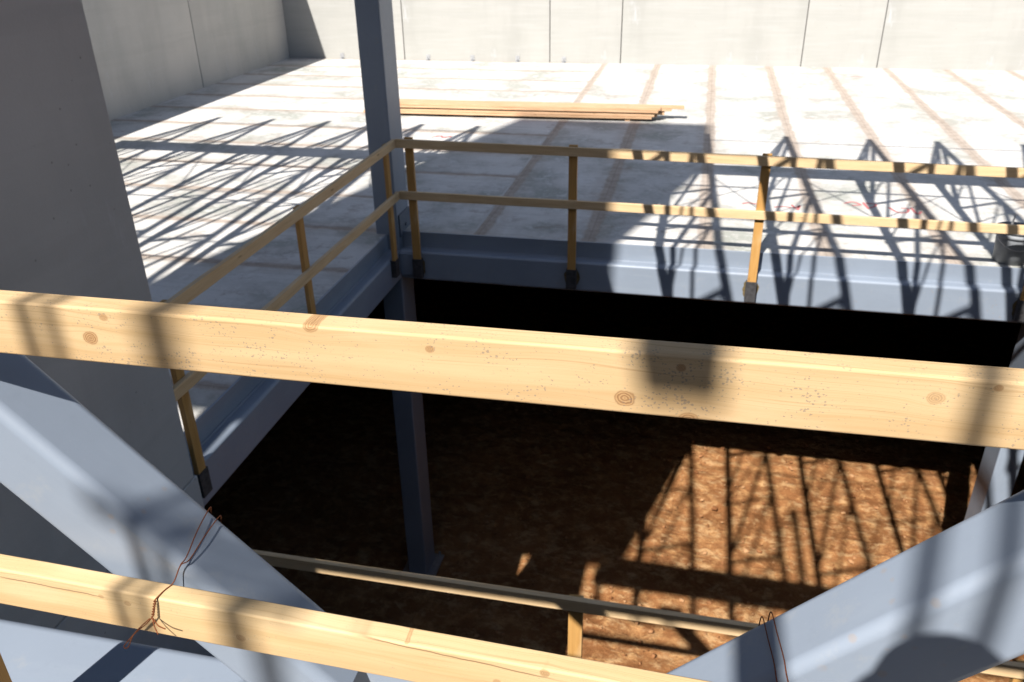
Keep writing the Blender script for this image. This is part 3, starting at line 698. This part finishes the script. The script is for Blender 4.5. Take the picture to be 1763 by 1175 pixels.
Rd = [(.15, .11), (.145, .105), (.16, .11), .055, .07, .082, .07, .06, .042, .03, .026, .06, .042, .03, .026, .085, .058, .045, .035, .085, .058, .045, .035]
ph = empty('person', (.07, -.25, -1.54), 'person in a white hard hat and orange vest holding a camera behind the near rail', 'person')
def sh(v): return [(x - .07, y + .25, z + 1.54) for x, y, z in v]
skin('body', sh(V), Ed, Rd, M_skin, ph)
tv = V[:3] + [V[7], V[8], V[11], V[12]]
skin('vest', sh([V[0], V[1], V[2], V[7], V[11], (-.15, -.17, -.34), (.29, -.17, -.34)]), [(0, 1), (1, 2), (2, 3), (2, 4), (3, 5), (4, 6)], [(.165, .125), (.16, .12), (.172, .122), .072, .072, .056, .056], M_jacket, ph)
skin('trousers', sh([(.07, -.26, -.66), V[15], V[16], (-.06, -.275, -1.40), V[19], V[20], (.22, -.295, -1.40)]), [(0, 1), (1, 2), (2, 3), (0, 4), (4, 5), (5, 6)], [(.16, .12), .098, .07, .06, .098, .07, .06], M_denim, ph)
for sx, x in ((-1, -.06), (1, .22)):
    MB().box((x - .07 - .045, -.32 + .25, 0.0), (x - .07 + .045, -.10 + .25, .10), .03).done('boot', M_boot, ph, True)
c = Vector((hx_ - .018, hy_ + .25, .125 + 1.54))
hat = MB().lathe(c, [(.136, -.004), (.138, .004), (.118, .012), (.115, .06), (.106, .10), (.086, .125), (.054, .139), (.002, .143)], 32)
hat.done('hard_hat', M_hat, ph, True)
MB().tube([c + Vector((0, .082, -.055)), c + Vector((0, .105, -.085)), c + Vector((0, .09, -.09))], [.008, .014, .01], 8).done('nose', M_skin, ph, True)
for s in (-1, 1):
    MB().tube([c + Vector((s * .032, .078, -.058)), c + Vector((s * .032, .086, -.058))], .010, 8).done('eye', M_black, ph, True)
    MB().tube([c + Vector((s * .082, -.01, -.09)), c + Vector((s * .090, -.015, -.04))], .014, 8).done('ear', M_skin, ph, True)
MB().tube([c + Vector((-.022, .084, -.122)), c + Vector((.022, .084, -.122))], .006, 8).done('mouth', plain('lips', (.42, .16, .13)), ph, True)
for s, hx0 in ((-1, -.085), (1, .115)):
    for k in range(5):
        fx = hx0 + s * .0; z_ = .02 - k * .018
        if k < 4: pts = [(hx0 + s * .012, -.085, z_ - .05), (hx0 + s * .006, -.045, z_ - .045), (hx0 - s * .02, -.032, z_ - .045 + .002 * k), (hx0 - s * .038, -.036, z_ - .045)]
        else: pts = [(hx0 + s * .008, -.095, -.05), (hx0 - s * .012, -.108, -.035), (hx0 - s * .03, -.106, -.02)]
        MB().tube(sh(pts), [.0095, .0095, .009, .007], 8).done('finger', M_skin, ph, True) if k < 4 else MB().tube(sh(pts), [.012, .011, .009], 8).done('thumb', M_skin, ph, True)
cm = empty('photo_camera', (.0, -.07, -.02), 'black photo camera held by the person behind the near rail', 'camera')
MB().box((-.07, -.03, -.045), (.095, .025, .045), .008).box((-.02, -.03, .046), (.03, .02, .07), .006).done('camera_body', M_black, cm, True)
MB().tube([(0, .026, .02), (0, .034, .02)], .03, 24).done('lens_mount', M_black, cm, True)
